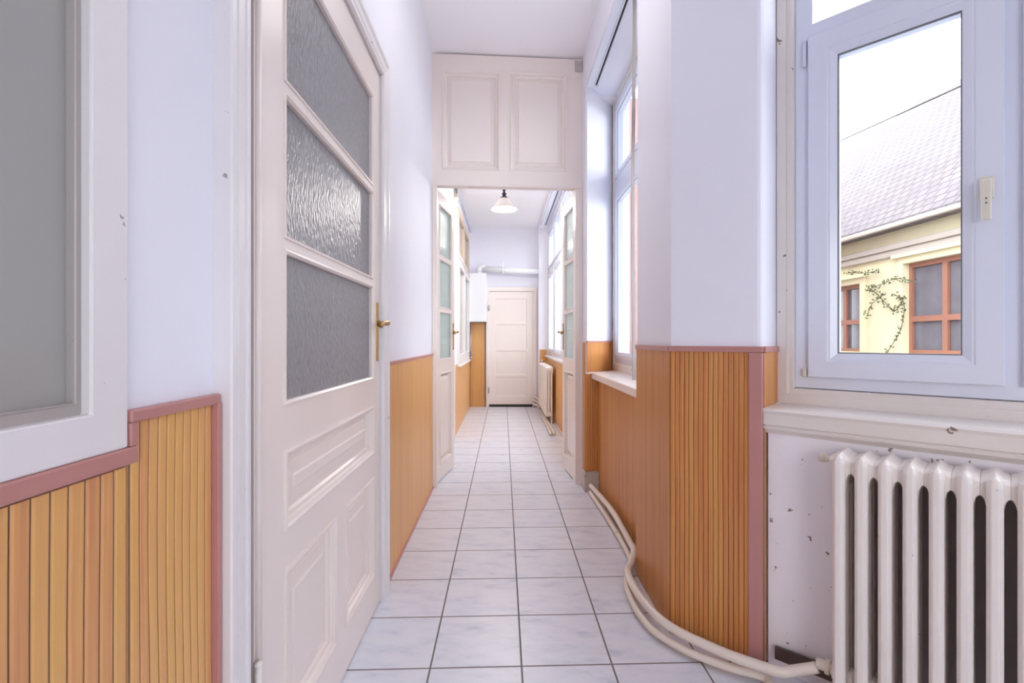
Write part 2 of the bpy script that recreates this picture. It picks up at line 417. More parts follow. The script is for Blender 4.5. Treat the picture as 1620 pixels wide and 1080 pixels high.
r1 = W2(-.01, .2)
Rp = (1.078, 1.943)
face_dir = (Vector((.945, 1.793))-Vector((.683, 2.0))).normalized()
e1 = O-face_dir*.03; e2 = O+(Vector(Rp)-O).normalized()*.03
arc = [tuple(((1-t)**2)*e1+2*t*(1-t)*O+t*t*e2) for t in (0, .25, .5, .75, 1)]
o2 = Vector(Rp)+N*.16
struct(MB().prism([(.683, 2.50), (.683, 2.0)]+arc+[Rp, tuple(o2), (1.08, 2.25), (.98, 2.32)], 0, 3.52),
       'wall_right_pilaster', 'plaster', 'angled plaster pillar between the two windows', 'wall')

# wall below and around the diagonal window
w = MB().board([.012, 2.2], [0, .90], [(.263, 1.75, .06, .80)], .025, .16)
w.box(.012, 2.2, .16, .36, 0, .90)
ww = place(struct(w, 'wall_right', 'plaster_worn', 'worn white wall under the near window', 'wall'), WO, A46)
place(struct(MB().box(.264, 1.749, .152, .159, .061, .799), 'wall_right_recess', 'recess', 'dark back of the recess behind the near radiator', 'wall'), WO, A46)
w = MB().box(-.02, 2.2, .19, .36, 2.98, 3.52).box(1.85, 2.2, .19, .36, .90, 2.98)
place(struct(w, 'wall_right_over', 'plaster', 'plaster over the near window', 'wall'), WO, A46)
ex, ey = W2(2.2, .1)
struct(MB().box(ex-.1, ex+.1, -2.6, ey+.12, 0, 3.52), 'wall_right_near', 'plaster', 'right wall beside the camera', 'wall')

# far right wall
struct(MB().board([4.2, 8.82], [0, 3.19], [(4.45, 8.45, .93, 3.05)], 0, .2), 'wall_right_far', 'plaster', 'right wall beyond the partition with a row of windows', 'wall')
o = bpy.data.objects['wall_right_far']; o.location = (.76, 0, 0)
# board lies in the xz plane: turn it so local x runs along +Y and local y to +X
o.matrix_world = Matrix(((0, 1, 0, .76), (1, 0, 0, 0), (0, 0, 1, 0), (0, 0, 0, 1)))
struct(MB().prism([(.62, 8.82), (.62, 8.55), (.765, 8.5), (.765, 8.82)], 0, 3.19), 'wall_right_end_pier', 'plaster', 'plaster pier in the far right corner', 'wall')
struct(MB().box(.62, .765, 4.17, 8.5, 3.10, 3.19), 'wall_right_far_lintel', 'plaster', 'plaster strip above the far windows', 'wall')

# ------------------------------------------------------------------ joinery builders
def molding_panel(mb, u0, u1, z0, z1, y, deep=.024, mw=.028, raised=.05, back=.006):
    """recessed panel with a moulded edge and a raised field; y = face of the board (towards -y)"""
    return mb.rings(u0, u1, z0, z1, [(0, y), (0, y-.006), (.007, y-.008), (.014, y-.003), (mw*.45, y+deep*.25), (mw*.55, y+deep*.55), (mw*.85, y+deep*.62), (mw, y+deep),
                                     (mw+raised*.25, y+deep), (mw+raised*.3, y+deep-.003), (mw+raised*.9, y+deep-.010), (mw+raised, y+deep-.014)])
def leaf(parent, Wd, z0, z1, panes, panels, mat, glass, th=.04, name='door_leaf', ustart=0, mw=.028, raised=.05):
    mb = MB().board([ustart, Wd], [z0, z1], list(panes)+list(panels), 0, th)
    for p in panels: molding_panel(mb, *p, 0, mw=mw, raised=raised); mb.rings(*p, [(0, th), (.012, th-.008), (.02, th-.014)])
    for (a, b, c, d) in panes:
        mb.rings(a, b, c, d, [(0, 0), (0, -.004), (.005, -.005), (.011, .002), (.011, .014)], cap=False)
        mb.rings(a, b, c, d, [(0, th), (.011, th-.006), (.011, .02)], cap=False)
    lf = mb.build(name, mat, parent, recalc=False)
    for (a, b, c, d) in panes:
        MB().box(a+.004, b-.004, .014, .019, c+.004, d-.004).build('glass_pane', glass, lf)
    return lf
def handle(lf, u, z, y=0, dirn=-1, h0=.13, h1=.10, mat='brass', proj=.05, ln=.10):
    mb = MB()
    mb.box(u-.014, u+.014, y-.005, y, z-h0, z+h1-.01)
    mb.tube([(u, y, z+h1-.02), (u, y-.006, z+h1-.02)], .014, 12)
    mb.tube([(u, y, z-h0), (u, y-.006, z-h0)], .014, 12)
    bp = mb.build('handle_plate', mat, lf, bevel=.002)
    mb = MB()
    mb.tube([(u, y-.004, z), (u, y-.018, z), (u, y-.02, z), (u, y-proj+.01, z)], [.013, .013, .009, .009], 12)
    mb.tube(bez([(u, y-proj+.012, z), (u, y-proj, z), (u+dirn*.02, y-proj-.004, z+.003), (u+dirn*.06, y-proj-.002, z+.001), (u+dirn*ln, y-proj+.002, z-.006), (u+dirn*(ln+.012), y-proj+.006, z-.016)], 5), [.010]*10+[.0085]*8+[.0105]*8, 12)
    mb.build('door_lever', mat, lf, smooth=True)

# ------------------------------------------------------------------ door_1: big glazed door on the left
Y0 = 1.065
d1 = thing('door_1', (-.562, Y0, 0), pi/2, 'tall cream door with three obscured glass panes on the left', 'door', kind='structure')
Yl = lambda px: xy(px, -.562)-Y0
g0, g1 = Yl(449), Yl(590)
panes = [(g0, g1, 1.022, 1.425), (g0, g1, 1.452, 1.828), (g0, g1, 1.856, 2.243)]
m0, m1 = Yl(531), Yl(546)
lf = leaf(d1, 2.235-Y0, .008, 2.392, panes, [(g0, g1, .70, .908), (g0, m0, .17, .598), (m1, g1, .17, .598)], 'cream', 'rain', mw=.034, raised=.055, ustart=.043)
MB().tube([(.058, -.001, .01), (.058, -.001, 2.39)], .009, 12).build('edge_bead', 'cream', lf, smooth=True)
MB().box(-.004, .040, .02, .03, 0, 2.395).build('hinge_gap_shade', 'dark', d1)  # dark strip painted as the shade in the crack beside the leaf
handle(lf, Yl(596), 1.265, 0, -1, .155, .10)
mb = MB()
fr_prof = lambda a, b: mb
# casing: two posts and head with stepped profile, frame lining behind
def casing(mb, u0, u1, ztop, wd, y, flip=False, z0=0):
    """architrave outside the opening u0..u1, ztop; wd wide; y = front face"""
    st = [(0, y+.012), (.004, y+.002), (.018, y+.002), (.022, y+.006), (.030, y+.001), (wd*.62, y), (wd*.70, y+.004), (wd*.80, y-.004), (wd-.003, y-.004), (wd, y), (wd, .012)]
    vs = []
    for d, yy in st: vs += [(u0-d, yy, z0), (u0-d, yy, ztop+d), (u1+d, yy, ztop+d), (u1+d, yy, z0)]
    fs = []
    for k in range(len(st)-1):
        for i in range(3): fs.append((4*k+i, 4*k+4+i, 4*k+5+i, 4*k+1+i))
    mb.add(vs, fs)
    return mb
cs = MB(); casing(cs, 0, 0, 0, 0, 0) if False else None
u_in0, u_in1 = -.006, 2.238-Y0
st = casing(MB(), u_in0, u_in1, 2.395, .088, -.023)
# inner lining and outer return to the wall
st.box(u_in0-.086, u_in0-.002, -.017, .012, 0, 2.394).box(u_in1+.002, u_in1+.083, -.017, .012, 0, 2.394).box(u_in0-.084, u_in1+.083, -.017, .012, 2.397, 2.48)
st.build('door_frame', 'offwhite', d1)
MB().box(0, 1.17, .045, .06, 0, 2.4).build('back_board', 'dark', d1)
for z in (.42, 2.05):
    MB().tube([(.040, -.012, z-.05), (.040, -.012, z+.04)], .009, 12).lathe([(.0, .05), (.008, .046), (.011, .04), (.0, .034)], (.040, -.012, z)).build('hinge', 'cream_old', d1, smooth=True)

# ------------------------------------------------------------------ window_1: interior window on the near left
w1 = thing('window_1', (LX, 0, 0), pi/2, 'interior window with a dull grey pane on the near left wall', 'window', kind='structure')
MB().board([-.45, .735], [1.030, 2.56], [(-.37, .669, 1.089, 2.47)], -.013, .025).build('window_casing', 'offwhite', w1, bevel=.003)
mb = MB().board([-.37, .669], [1.089, 2.47], [(-.32, .661, 1.103, 2.42)], .001, .05)
mb.rings(-.32, .661, 1.103, 2.42, [(0, .001), (.0015, -.001), (.003, .001), (.003, .014)], cap=False)
mb.build('window_frame', 'greyframe', w1, recalc=False)
MB().box(-.325, .662, .012, .016, 1.102, 2.425).build('glass_pane', 'greypane', w1)

# ------------------------------------------------------------------ slatted coverings
def covering(label, loc, rz, pieces, trims, mat='wood', name='slatted_wainscot'):
    t = thing(name, loc, rz, label, 'wall panelling')
    for p in pieces: p.build('slat_panel', mat, t)
    for q in trims:
        q.build('edge_trim', 'pink', t, bevel=.0015)
    return t
ZT = 1.083
p = slats('p', 'wood', 1.6, 0, 1.0, .0255, wave=.0030, depth=.0035, u0=0)
b = .735+.012
p1 = slats('p', 'wood', .209, 0, 1.066, .0215, wave=.0028, depth=.0035, u0=70)
covering('slatted orange wainscot under the interior window, near left', (LX, 0, 0), pi/2,
         [p, p1], [], 'wood')
t = bpy.data.objects['slatted_wainscot']
for ch in t.children: pass
kids = list(t.children)
kids[0].location = (-.86, 0, 0); kids[1].location = (b, 0, 0)
MB().box(-.9, .752, -.016, 0, 1.004, 1.030).build('edge_trim', 'pink', t, bevel=.003)
MB().box(.737, .752, -.016, 0, 1.030, 1.066).build('edge_trim', 'pink', t, bevel=.002)
MB().box(.737, .968, -.018, 0, 1.066, 1.085).build('edge_trim', 'pink', t, bevel=.003)
MB().box(.956, .969, -.020, 0, 0, 1.068).build('edge_trim', 'pink', t, bevel=.002)

YA, YB = 2.326, 3.955
t = covering('slatted orange wainscot between the glazed door and the partition', (LX, YA, 0), pi/2,
         [slats('p', 'wood', YB-YA, .012, 1.066, .0185, wave=.0016, depth=.0035, u0=200)],
         [MB().box(0, YB-YA, -.013, 0, 1.066, 1.083), MB().box(0, YB-YA, -.016, 0, 0, .014)])
YC = 5.905
t = covering('slatted orange wainscot under the far interior window', (-.60, YC, 0), pi/2,
         [slats('p', 'wood', 8.80-YC, .0, .88, .025, wave=.001, depth=.0035, u0=300)], [])
t = covering('slatted orange wainscot below the boiler', (-.598, 8.82, 0), 0,
         [slats('p', 'wood', .27, 0, 1.50, .02, depth=.003, u0=400)], [])
MB().box(0, .30, -.016, 0, 1.50, 1.515).box(-.0, .012, -.018, 0, 0, 1.5).box(.27, .282, -.016, 0, 0, 1.5).build('edge_trim', 'browntrim', t)
t = covering('slatted orange wainscot on the far right corner pier', (.635, 8.545, 0), R(-19), [slats('p', 'wood', .13, 0, 1.03, .02, depth=.003, u0=420)], [])
t = covering('slatted orange wainscot behind the far radiator', (.76, 8.50, 0), -pi/2, [slats('p', 'wood', 4.2, 0, .92, .025, depth=.003, u0=430)], [])

# right niche panels
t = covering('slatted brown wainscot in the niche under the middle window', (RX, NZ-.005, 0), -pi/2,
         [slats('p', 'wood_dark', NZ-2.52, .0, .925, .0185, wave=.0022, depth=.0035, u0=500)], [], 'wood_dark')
# pier: flat face towards corridor, splayed reveal above the sill, face below
t = thing('slatted_wainscot', (0, 0, 0), 0, 'slatted brown wainscot wrapped round the pier beside the open door', 'wall panelling')
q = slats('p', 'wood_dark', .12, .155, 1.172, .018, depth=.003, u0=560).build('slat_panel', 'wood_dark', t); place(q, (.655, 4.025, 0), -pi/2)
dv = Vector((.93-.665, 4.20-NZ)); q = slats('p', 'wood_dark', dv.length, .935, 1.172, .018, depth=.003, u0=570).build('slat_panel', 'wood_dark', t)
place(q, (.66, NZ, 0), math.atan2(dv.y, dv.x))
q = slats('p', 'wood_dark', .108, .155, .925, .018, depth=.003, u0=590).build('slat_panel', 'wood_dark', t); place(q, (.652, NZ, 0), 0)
MB().prism([(.648, NZ-.01), (.76, NZ-.01), (.76, NZ+.02), (.66, NZ+.02)], .0, .93)
q = MB().box(-.004, dv.length, -.013, 0, 1.172, 1.186).build('edge_trim', 'pink', t); place(q, (.66, NZ, 0), math.atan2(dv.y, dv.x))
# the block of masonry under it
struct(MB().prism([(.655, NZ+.0), (.76, NZ+.0), (.76, 4.0), (.655, 4.0)], 0, .93), 'wall_right_pier_foot', 'plaster', 'masonry foot of the pier', 'wall')
tag(MB().prism([(.638, 3.86), (.752, 3.855), (.755, NZ-.002), (.654, NZ-.002), (.654, 4.03), (.642, 4.03)], 0, .152).build('plinth_block', 'concrete', bevel=.008),
    'rough bare plaster block at the foot of the pier where the pipes end', 'plinth')

# pilaster coverings
zt = 1.145
t = thing('slatted_wainscot', (0, 0, 0), 0, 'slatted brown wainscot on the angled pillar between the windows', 'wall panelling')
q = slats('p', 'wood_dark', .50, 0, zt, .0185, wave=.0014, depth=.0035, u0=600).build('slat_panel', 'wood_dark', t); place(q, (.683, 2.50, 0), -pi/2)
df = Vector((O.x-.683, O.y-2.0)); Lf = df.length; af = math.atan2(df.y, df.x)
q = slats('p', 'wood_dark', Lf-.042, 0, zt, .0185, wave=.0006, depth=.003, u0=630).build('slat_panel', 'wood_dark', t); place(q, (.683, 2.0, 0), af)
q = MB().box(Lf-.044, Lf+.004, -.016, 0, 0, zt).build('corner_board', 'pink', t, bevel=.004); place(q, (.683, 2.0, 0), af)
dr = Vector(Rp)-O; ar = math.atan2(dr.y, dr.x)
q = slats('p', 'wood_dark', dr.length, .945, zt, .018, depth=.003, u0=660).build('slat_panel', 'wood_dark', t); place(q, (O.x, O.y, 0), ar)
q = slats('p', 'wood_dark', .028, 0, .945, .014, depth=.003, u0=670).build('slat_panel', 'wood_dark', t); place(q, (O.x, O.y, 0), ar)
q = MB().box(0, .50, -.013, 0, zt, zt+.022).build('edge_trim', 'pink', t, bevel=.002); place(q, (.683, 2.50, 0), -pi/2)
q = MB().box(-.004, Lf+.004, -.015, 0, zt, zt+.022).build('edge_trim', 'pink', t, bevel=.002); place(q, (.683, 2.0, 0), af)
q = MB().box(0, dr.length, -.013, 0, zt, zt+.022).build('edge_trim', 'pink', t, bevel=.002); place(q, (O.x, O.y, 0), ar)

# ------------------------------------------------------------------ door_2: partition with over panels and two open leaves
pa = math.atan2(.09, 1.223)
d2 = thing('door_2', (-.573, 3.97, 0), pa, 'cream panelled partition over an open pair of glazed doors', 'door', kind='structure')
mb = MB().board([0, 1.232], [2.452, 3.505], [(.082, .547, 2.572, 3.376), (.632, 1.100, 2.576, 3.380)], 0, .07)
for p in ((.082, .547, 2.572, 3.376), (.632, 1.100, 2.576, 3.380)):
    molding_panel(mb, *p, 0, deep=.028, mw=.042, raised=.03)
    mb.rings(*p, [(0, .07), (.03, .05)])
mb.build('over_panel', 'cream', d2, recalc=False)
mb = MB().board([0, 1.232], [0, 2.452], [(.038, 1.172, -.01, 2.446)], -.004, .09)
mb.rings(.0, 1.232, -.05, 2.452, [(0, -.004), (.004, -.010), (.012, -.010), (.016, -.004)], cap=False)
mb.build('door_frame', 'cream', d2, recalc=False)
MB().box(1.168, 1.228, -.016, -.001, 3.40, 3.49).build('broken_corner', 'concrete', d2, bevel=.006)
def rel(o, loc, rz):   # child of the rotated partition placed in world terms
    o.matrix_parent_inverse = Matrix.Identity(4)
    pm = Matrix.Translation((-.573, 3.97, 0)) @ Matrix.Rotation(pa, 4, 'Z')
    m = pm.inverted() @ Matrix.Translation(loc) @ Matrix.Rotation(rz, 4, 'Z')
    o.matrix_local = m
def small_leaf(u0, u1, W, loc, rz, hu, hd):
    ps = [(u0, u1, 1.022, 1.435), (u0, u1, 1.462, 1.878), (u0, u1, 1.906, 2.335)]
    l = leaf(d2, W, .012, 2.437, ps, [(u0+.005, u1-.005, .14, .915)], 'cream', 'check', th=.038, mw=.026, raised=.04)
    rel(l, loc, rz)
    handle(l, hu, 1.265, 0, hd, .15, .09, proj=.045, ln=.09)
    return l
small_leaf(.085, .475, .56, (-.548, 4.045, 0), math.atan2(.545, .088), .525, -1)
small_leaf(.085, .475, .565, (.5585, 4.620, 0), math.atan2(-.563, .0485), .035, 1)

# ------------------------------------------------------------------ door_3: casing of a door hidden behind the left leaf
d3 = thing('door_3', (-.60, 4.60, 0), pi/2, 'white door frame on the left wall just beyond the open leaf', 'door', kind='structure')
mb = MB().board([-.09, 1.30], [0, 2.38], [(0, 1.20, -.01, 2.28)], -.025, .02); mb.build('door_frame', 'offwhite', d3, bevel=.004)
leaf(d3, 1.19, .01, 2.27, [], [(.12, 1.07, .2, 1.0), (.12, 1.07, 1.15, 2.1)], 'offwhite', 'greypane').location = (.005, 0, 0)

# ------------------------------------------------------------------ window_2: far interior window, tan frame
w2 = thing('window_2', (-.60, 6.42, 0), pi/2, 'tan and white interior window on the far left wall', 'window', kind='structure')
MB().board([-.03, 1.98], [2.28, 2.93], [(.07, .92, 2.36, 2.85), (1.03, 1.88, 2.36, 2.85)], -.02, .03).build('upper_frame', 'tanwood', w2, bevel=.004)
MB().board([-.03, 1.98], [.86, 2.27], [(.07, .92, 1.0, 2.17), (1.03, 1.88, 1.0, 2.17)], -.03, .03).build('lower_frame', 'offwhite', w2, bevel=.004)
MB().box(-.05, 2.0, -.045, .03, 2.262, 2.288).build('transom_rail', 'offwhite', w2, bevel=.003)
MB().box(-.05, 2.0, -.05, .03, .84, .862).build('window_sill', 'offwhite', w2, bevel=.003)
for a in (.07, 1.03):
    MB().box(a, a+.85, .008, .012, 2.36, 2.85).build('glass_pane', 'greypane', w2)
    MB().box(a, a+.85, .008, .012, 1.0, 2.17).build('glass_pane', 'greypane', w2)

# ------------------------------------------------------------------ door_4: far door
d4 = thing('door_4', (-.250, 8.80, 0), 0, 'cream four panel door closing the end of the corridor', 'door', kind='structure')
pk = lambda y: zz(y, 8.78)
ps = [(.115, .675, pk(a), pk(b2)) for a, b2 in ((511, 472), (552, 513), (593, 555), (627, 596))]
mb = MB().board([0, .79], [.045, pk(461)], ps, 0, .02)
for p in ps: mb.rings(*p, [(0, 0), (.008, .006), (.012, .010), (.03, .010)])
lf4 = mb.build('door_leaf', 'cream', d4, recalc=False)
mb = MB().board([-.055, .85], [0, pk(454)], [(0, .79, -.01, pk(461)+.004)], -.022, .02); mb.build('door_frame', 'cream', d4, bevel=.005)
MB().box(0, .79, -.005, .02, 0, .042).build('threshold', 'dark', d4)
for y in (487, 617):
    MB().tube([(-.006, -.028, pk(y)-.05), (-.006, -.028, pk(y)+.05)], .011, 10).build('hinge', 'steel', d4, smooth=True)
MB().box(-.030, -.005, -.03, -.022, pk(487)-.02, pk(487)+.02).build('latch', 'steel', d4)

# ------------------------------------------------------------------ plastic windows
def sash(parent, s0, s1, z0, z1, yf, fw=.062, nm='sash', thick=.055):
    """casement with rounded glazing bead; y = front"""
    mb = MB()
    prof = [(0, yf+thick), (0, yf+.004), (.003, yf), (fw*.62, yf), (fw*.68, yf+.004), (fw*.74, yf+.004), (fw*.95, yf+.012), (fw, yf+.014), (fw, yf+thick)]
    mb.rings(s0, s1, z0, z1, prof, cap=False)
    o = mb.build(nm, 'upvc', parent)
    MB().rings(s0+fw-.001, s1-fw+.001, z0+fw-.001, z1-fw+.001, [(0, yf+.0135), (.002, yf+.013), (.003, yf+.016), (.0, yf+.018)], cap=False).build('glazing_seal', 'seal', o)
    MB().box(s0+fw-.004, s1-fw+.004, yf+.026, yf+.032, z0+fw-.004, z1-fw+.004).build('glass_pane', 'glass', o)
    return o
# window_3: the near diagonal window
w3 = thing('window_3', WO, A46, 'large white plastic window above the near radiator', 'window', kind='structure')
yw = .20
def S(px): return wp(px, 538, yw)[0]
def Zp(px, py): return wp(px, py, yw)[1]
s_c0, s_c1, s_f0 = S(1229), S(1244), S(1255)
s_s0, s_g0, s_g1, s_s1 = S(1277), S(1324), S(1521), S(1590)
z_sill = .945
z_o = Zp(1262, 624.5); z_f = Zp(1270, 614); z_s = Zp(1290, 597)
z_g0 = Zp(1420, 560); z_g1 = Zp(1420, 49); z_s1 = Zp(1330, 37)
SR = 1.80
WT = 2.90
mb = MB().board([s_c0, SR+.1], [z_sill, WT+.09], [(s_c1, SR+.03, z_o, WT+.02)], yw-.002, yw+.10)
mb.rings(s_c1, SR+.03, z_o, WT+.02, [(0, yw-.002), (.0, yw+.004), (.008, yw+.006), (s_f0-s_c1-.003, yw+.006), (s_f0-s_c1, yw+.012), (s_f0-s_c1+.001, yw+.09)], cap=False)
mb.build('old_wooden_frame', 'cream_old', w3, recalc=False)
zt0 = z_s1+.012; zt1 = Zp(1291, 30)-.0
gaps = [(s_s0+.012, s_s1-.012, z_s+.012, z_s1-.012), (s_s1+.045, SR-.05, z_s+.012, z_s1-.012), (s_s0+.012, SR-.05, zt1, WT-.04)]
fr = MB().board([s_f0, SR], [z_f, WT], gaps, yw+.022, yw+.085).build('window_frame', 'upvc', w3, bevel=.003)
fwl = s_g0-s_s0; fwr = s_s1-s_g1
mb = MB(); yf = yw+.002
# main sash with its own side widths: outer rectangle and glass rectangle given
def sash2(parent, o4, g4, yf, nm='sash', thick=.06):
    (a, b, c, d), (e, f, g, h) = o4, g4
    def ring(t, y): return [(a+(e-a)*t, y, c+(g-c)*t), (b+(f-b)*t, y, c+(g-c)*t), (b+(f-b)*t, y, d+(h-d)*t), (a+(e-a)*t, y, d+(h-d)*t)]
    st_ = [(0, yf+.02), (0, yf+.004), (.04, yf), (.66, yf), (.70, yf+.004), (.76, yf+.004), (.95, yf+.012), (1, yf+.014), (1, yf+thick), (.05, yf+thick)]
    vs_ = [v for t_, y_ in st_ for v in ring(t_, y_)]; fs_ = [(4*k+i, 4*k+(i+1) % 4, 4*k+4+(i+1) % 4, 4*k+4+i) for k in range(len(st_)-1) for i in range(4)]
    o = MB().add(vs_, fs_).build(nm, 'upvc', parent)
    MB().rings(e-.001, f+.001, g-.001, h+.001, [(0, yf+.0135), (.003, yf+.013), (.004, yf+.022)], cap=False).build('glazing_seal', 'seal', o)
    MB().box(e-.004, f+.004, yf+.022, yf+.028, g-.004, h+.004).build('glass_pane', 'glass', o)
    return o
sa = sash2(w3, (s_s0, s_s1, z_s, z_s1), (s_g0, s_g1, z_g0, z_g1), yf)
sash2(w3, (s_s1+.038, SR-.04, z_s, z_s1), (s_s1+.038+.09, SR-.12, z_g0, z_g1), yf)
MB().box(s_s0+.004, SR-.04, yw+.045, yw+.051, zt1-.01, WT-.03).build('upper_glass_pane', 'glass', w3)
# handle
hs, hz = S(1561), Zp(1561, 297)
MB().box(hs-.017, hs+.017, yf-.008, yf, hz-.035, hz+.035).build('handle_plate', 'ivory', sa, bevel=.003)
mb = MB().tube([(hs, yf-.006, hz+.004), (hs, yf-.035, hz+.004)], .009, 12)
mb.add([(hs-.013, yf-.032, hz+.020), (hs+.013, yf-.032, hz+.020), (hs+.013, yf-.046, hz+.018), (hs-.013, yf-.046, hz+.018),
        (hs-.011, yf-.032, hz-.105), (hs+.011, yf-.032, hz-.105), (hs+.011, yf-.043, hz-.105), (hs-.011, yf-.043, hz-.105)],
       [(0, 1, 2, 3), (7, 6, 5, 4), (0, 4, 5, 1), (1, 5, 6, 2), (2, 6, 7, 3), (3, 7, 4, 0)])
mb.build('window_handle', 'ivory', sa, bevel=.003)
for k, z in enumerate((Zp(1560, 318), Zp(1560, 325))):
    MB().tube([(hs, yf-.046, z), (hs, yf-.040, z)], .0025, 8).build('screw', 'brownmetal', sa)
hx = S(1271)
z1_, z2_ = Zp(1271, 104), Zp(1271, 63)
MB().tube([(hx, yw+.014, z1_), (hx, yw+.014, z2_)], .0075, 12).lathe([(.0085, .001), (.0085, -.001)], (hx, yw+.014, (z1_+z2_)/2)).build('hinge', 'upvc', w3, smooth=True)
z1_, z2_ = Zp(1271, 595), Zp(1271, 583)
MB().box(hx-.004, hx+.008, yw+.004, yw+.022, z1_, z2_).build('hinge', 'ivory', w3, bevel=.002)
# sill
sl = MB()
prof = [(.20, .945), (.012, .945), (-.004, .943), (-.012, .936), (-.008, .930), (-.004, .925), (-.002, .886), (.004, .882), (-.002, .878), (.002, .868), (.012, .860), (.020, .852), (.03, .852)]
s0_, s1_ = .004, 2.15
vs_ = [(s, y, z) for s in (s0_, s1_) for (y, z) in prof]; n_ = len(prof)
sl.add(vs_, [(i, i+1, n_+i+1, n_+i) for i in range(n_-1)]+[tuple(range(n_)), tuple(range(n_, 2*n_))[::-1]])
sl.add([(s0_, .03, .852), (s1_, .03, .852), (s1_, .2, .852), (s0_, .2, .852)], [(0, 1, 2, 3)])
sl.build('window_sill', 'cream_old', w3)

# window_4: middle niche window, plane X=.93
w4 = thing('window_4', (.935, 4.20, 0), -pi/2, 'tall white plastic window in the middle niche', 'window', kind='structure')
MB().board([0, 1.75], [.93, 3.21], [(.045, 1.70, 1.0, 3.17)], -.004, .06).build('old_wooden_frame', 'cream_old', w4, bevel=.004)
gp = [(.085, .80, 1.05, 2.38), (.085, .80, 2.55, 3.11), (.90, 1.66, 1.05, 2.38), (.90, 1.66, 2.55, 3.11)]
MB().board([.045, 1.70], [1.0, 3.17], gp, .008, .07).build('window_frame', 'upvc', w4, bevel=.003)
for g in gp: sash(w4, g[0]-.015, g[1]+.015, g[2]-.015, g[3]+.015, .0, fw=.052)
MB().prism([(-.02, -.235), (-.002, .0), (1.75, .0), (1.75, -.30), (1.67, -.235)], .93, .932).box(-.0, 0, 0, 0, 0, 0) if False else None
t = MB().prism([(.315, -.235), (.25, -.19), (0, .0), (1.76, .0), (1.76, -.235)], .885, .935).build('window_sill', 'cream', w4, bevel=.006)

# shutter strap hanging in the niche
mb = MB(); zs = [3.17-.1*i for i in range(22)]+[.965]
for i, z in enumerate(zs):
    x = .742+.004*sin(z*2.5); y = 2.78+.004*sin(z*4)
    mb.v += [(x-.014, y, z), (x+.008, y+.014, z)]
    if i: k = 2*i; mb.f.append((k-2, k-1, k+1, k))
tag(mb.build('shutter_strap', 'strap', solid=.003), 'grey woven strap hanging in front of the middle window', 'strap')

# window_5: row of windows beyond the partition, plane X=.775
w5 = thing('window_5', (.79, 8.46, 0), -pi/2, 'row of white windows on the far right beyond the partition', 'window', kind='structure')
MB().board([0, 4.02], [.93, 3.06], [(.06+i*.985, .985+i*.985, 1.0, 2.30) for i in range(4)]+[(.06+i*.985, .985+i*.985, 2.40, 3.0) for i in range(4)], -.012, .06).build('window_frame', 'upvc', w5, bevel=.003)
for i in range(4):
    a = .06+i*.985
    sash(w5, a-.01, a+.935, .99, 2.31, -.03, fw=.06); sash(w5, a-.01, a+.935, 2.39, 3.01, -.03, fw=.055)
MB().box(-.02, 4.04, -.075, .01, .905, .935).build('window_sill', 'offwhite', w5, bevel=.004)
MB().box(-.02, .045, -.02, .0, .94, 3.06).build('side_post', 'tanwood', w5, bevel=.003)

# curtain rails
def rail(y0, y1, x, z, label):
    mb = MB()
    for a, b_, zl in ((0, .052, 0), (.052, .066, .004), (.080, .093, .004)):
        mb.box(x+a, x+b_, y0, y1, z+zl, z+.035)
    t = thing('curtain_rail', (0, 0, 0), 0, label, 'curtain rail')
    mb.build('rail_body', 'upvc', t, bevel=.006)
    MB().box(x+.064, x+.082, y0, y1-.01, z+.018, z+.035).build('rail_channel', 'dark', t)
rail(2.505, 3.875, .655, 3.175, 'white double curtain rail above the middle window')
rail(4.35, 8.1, .622, 3.065, 'white double curtain rail above the far windows')

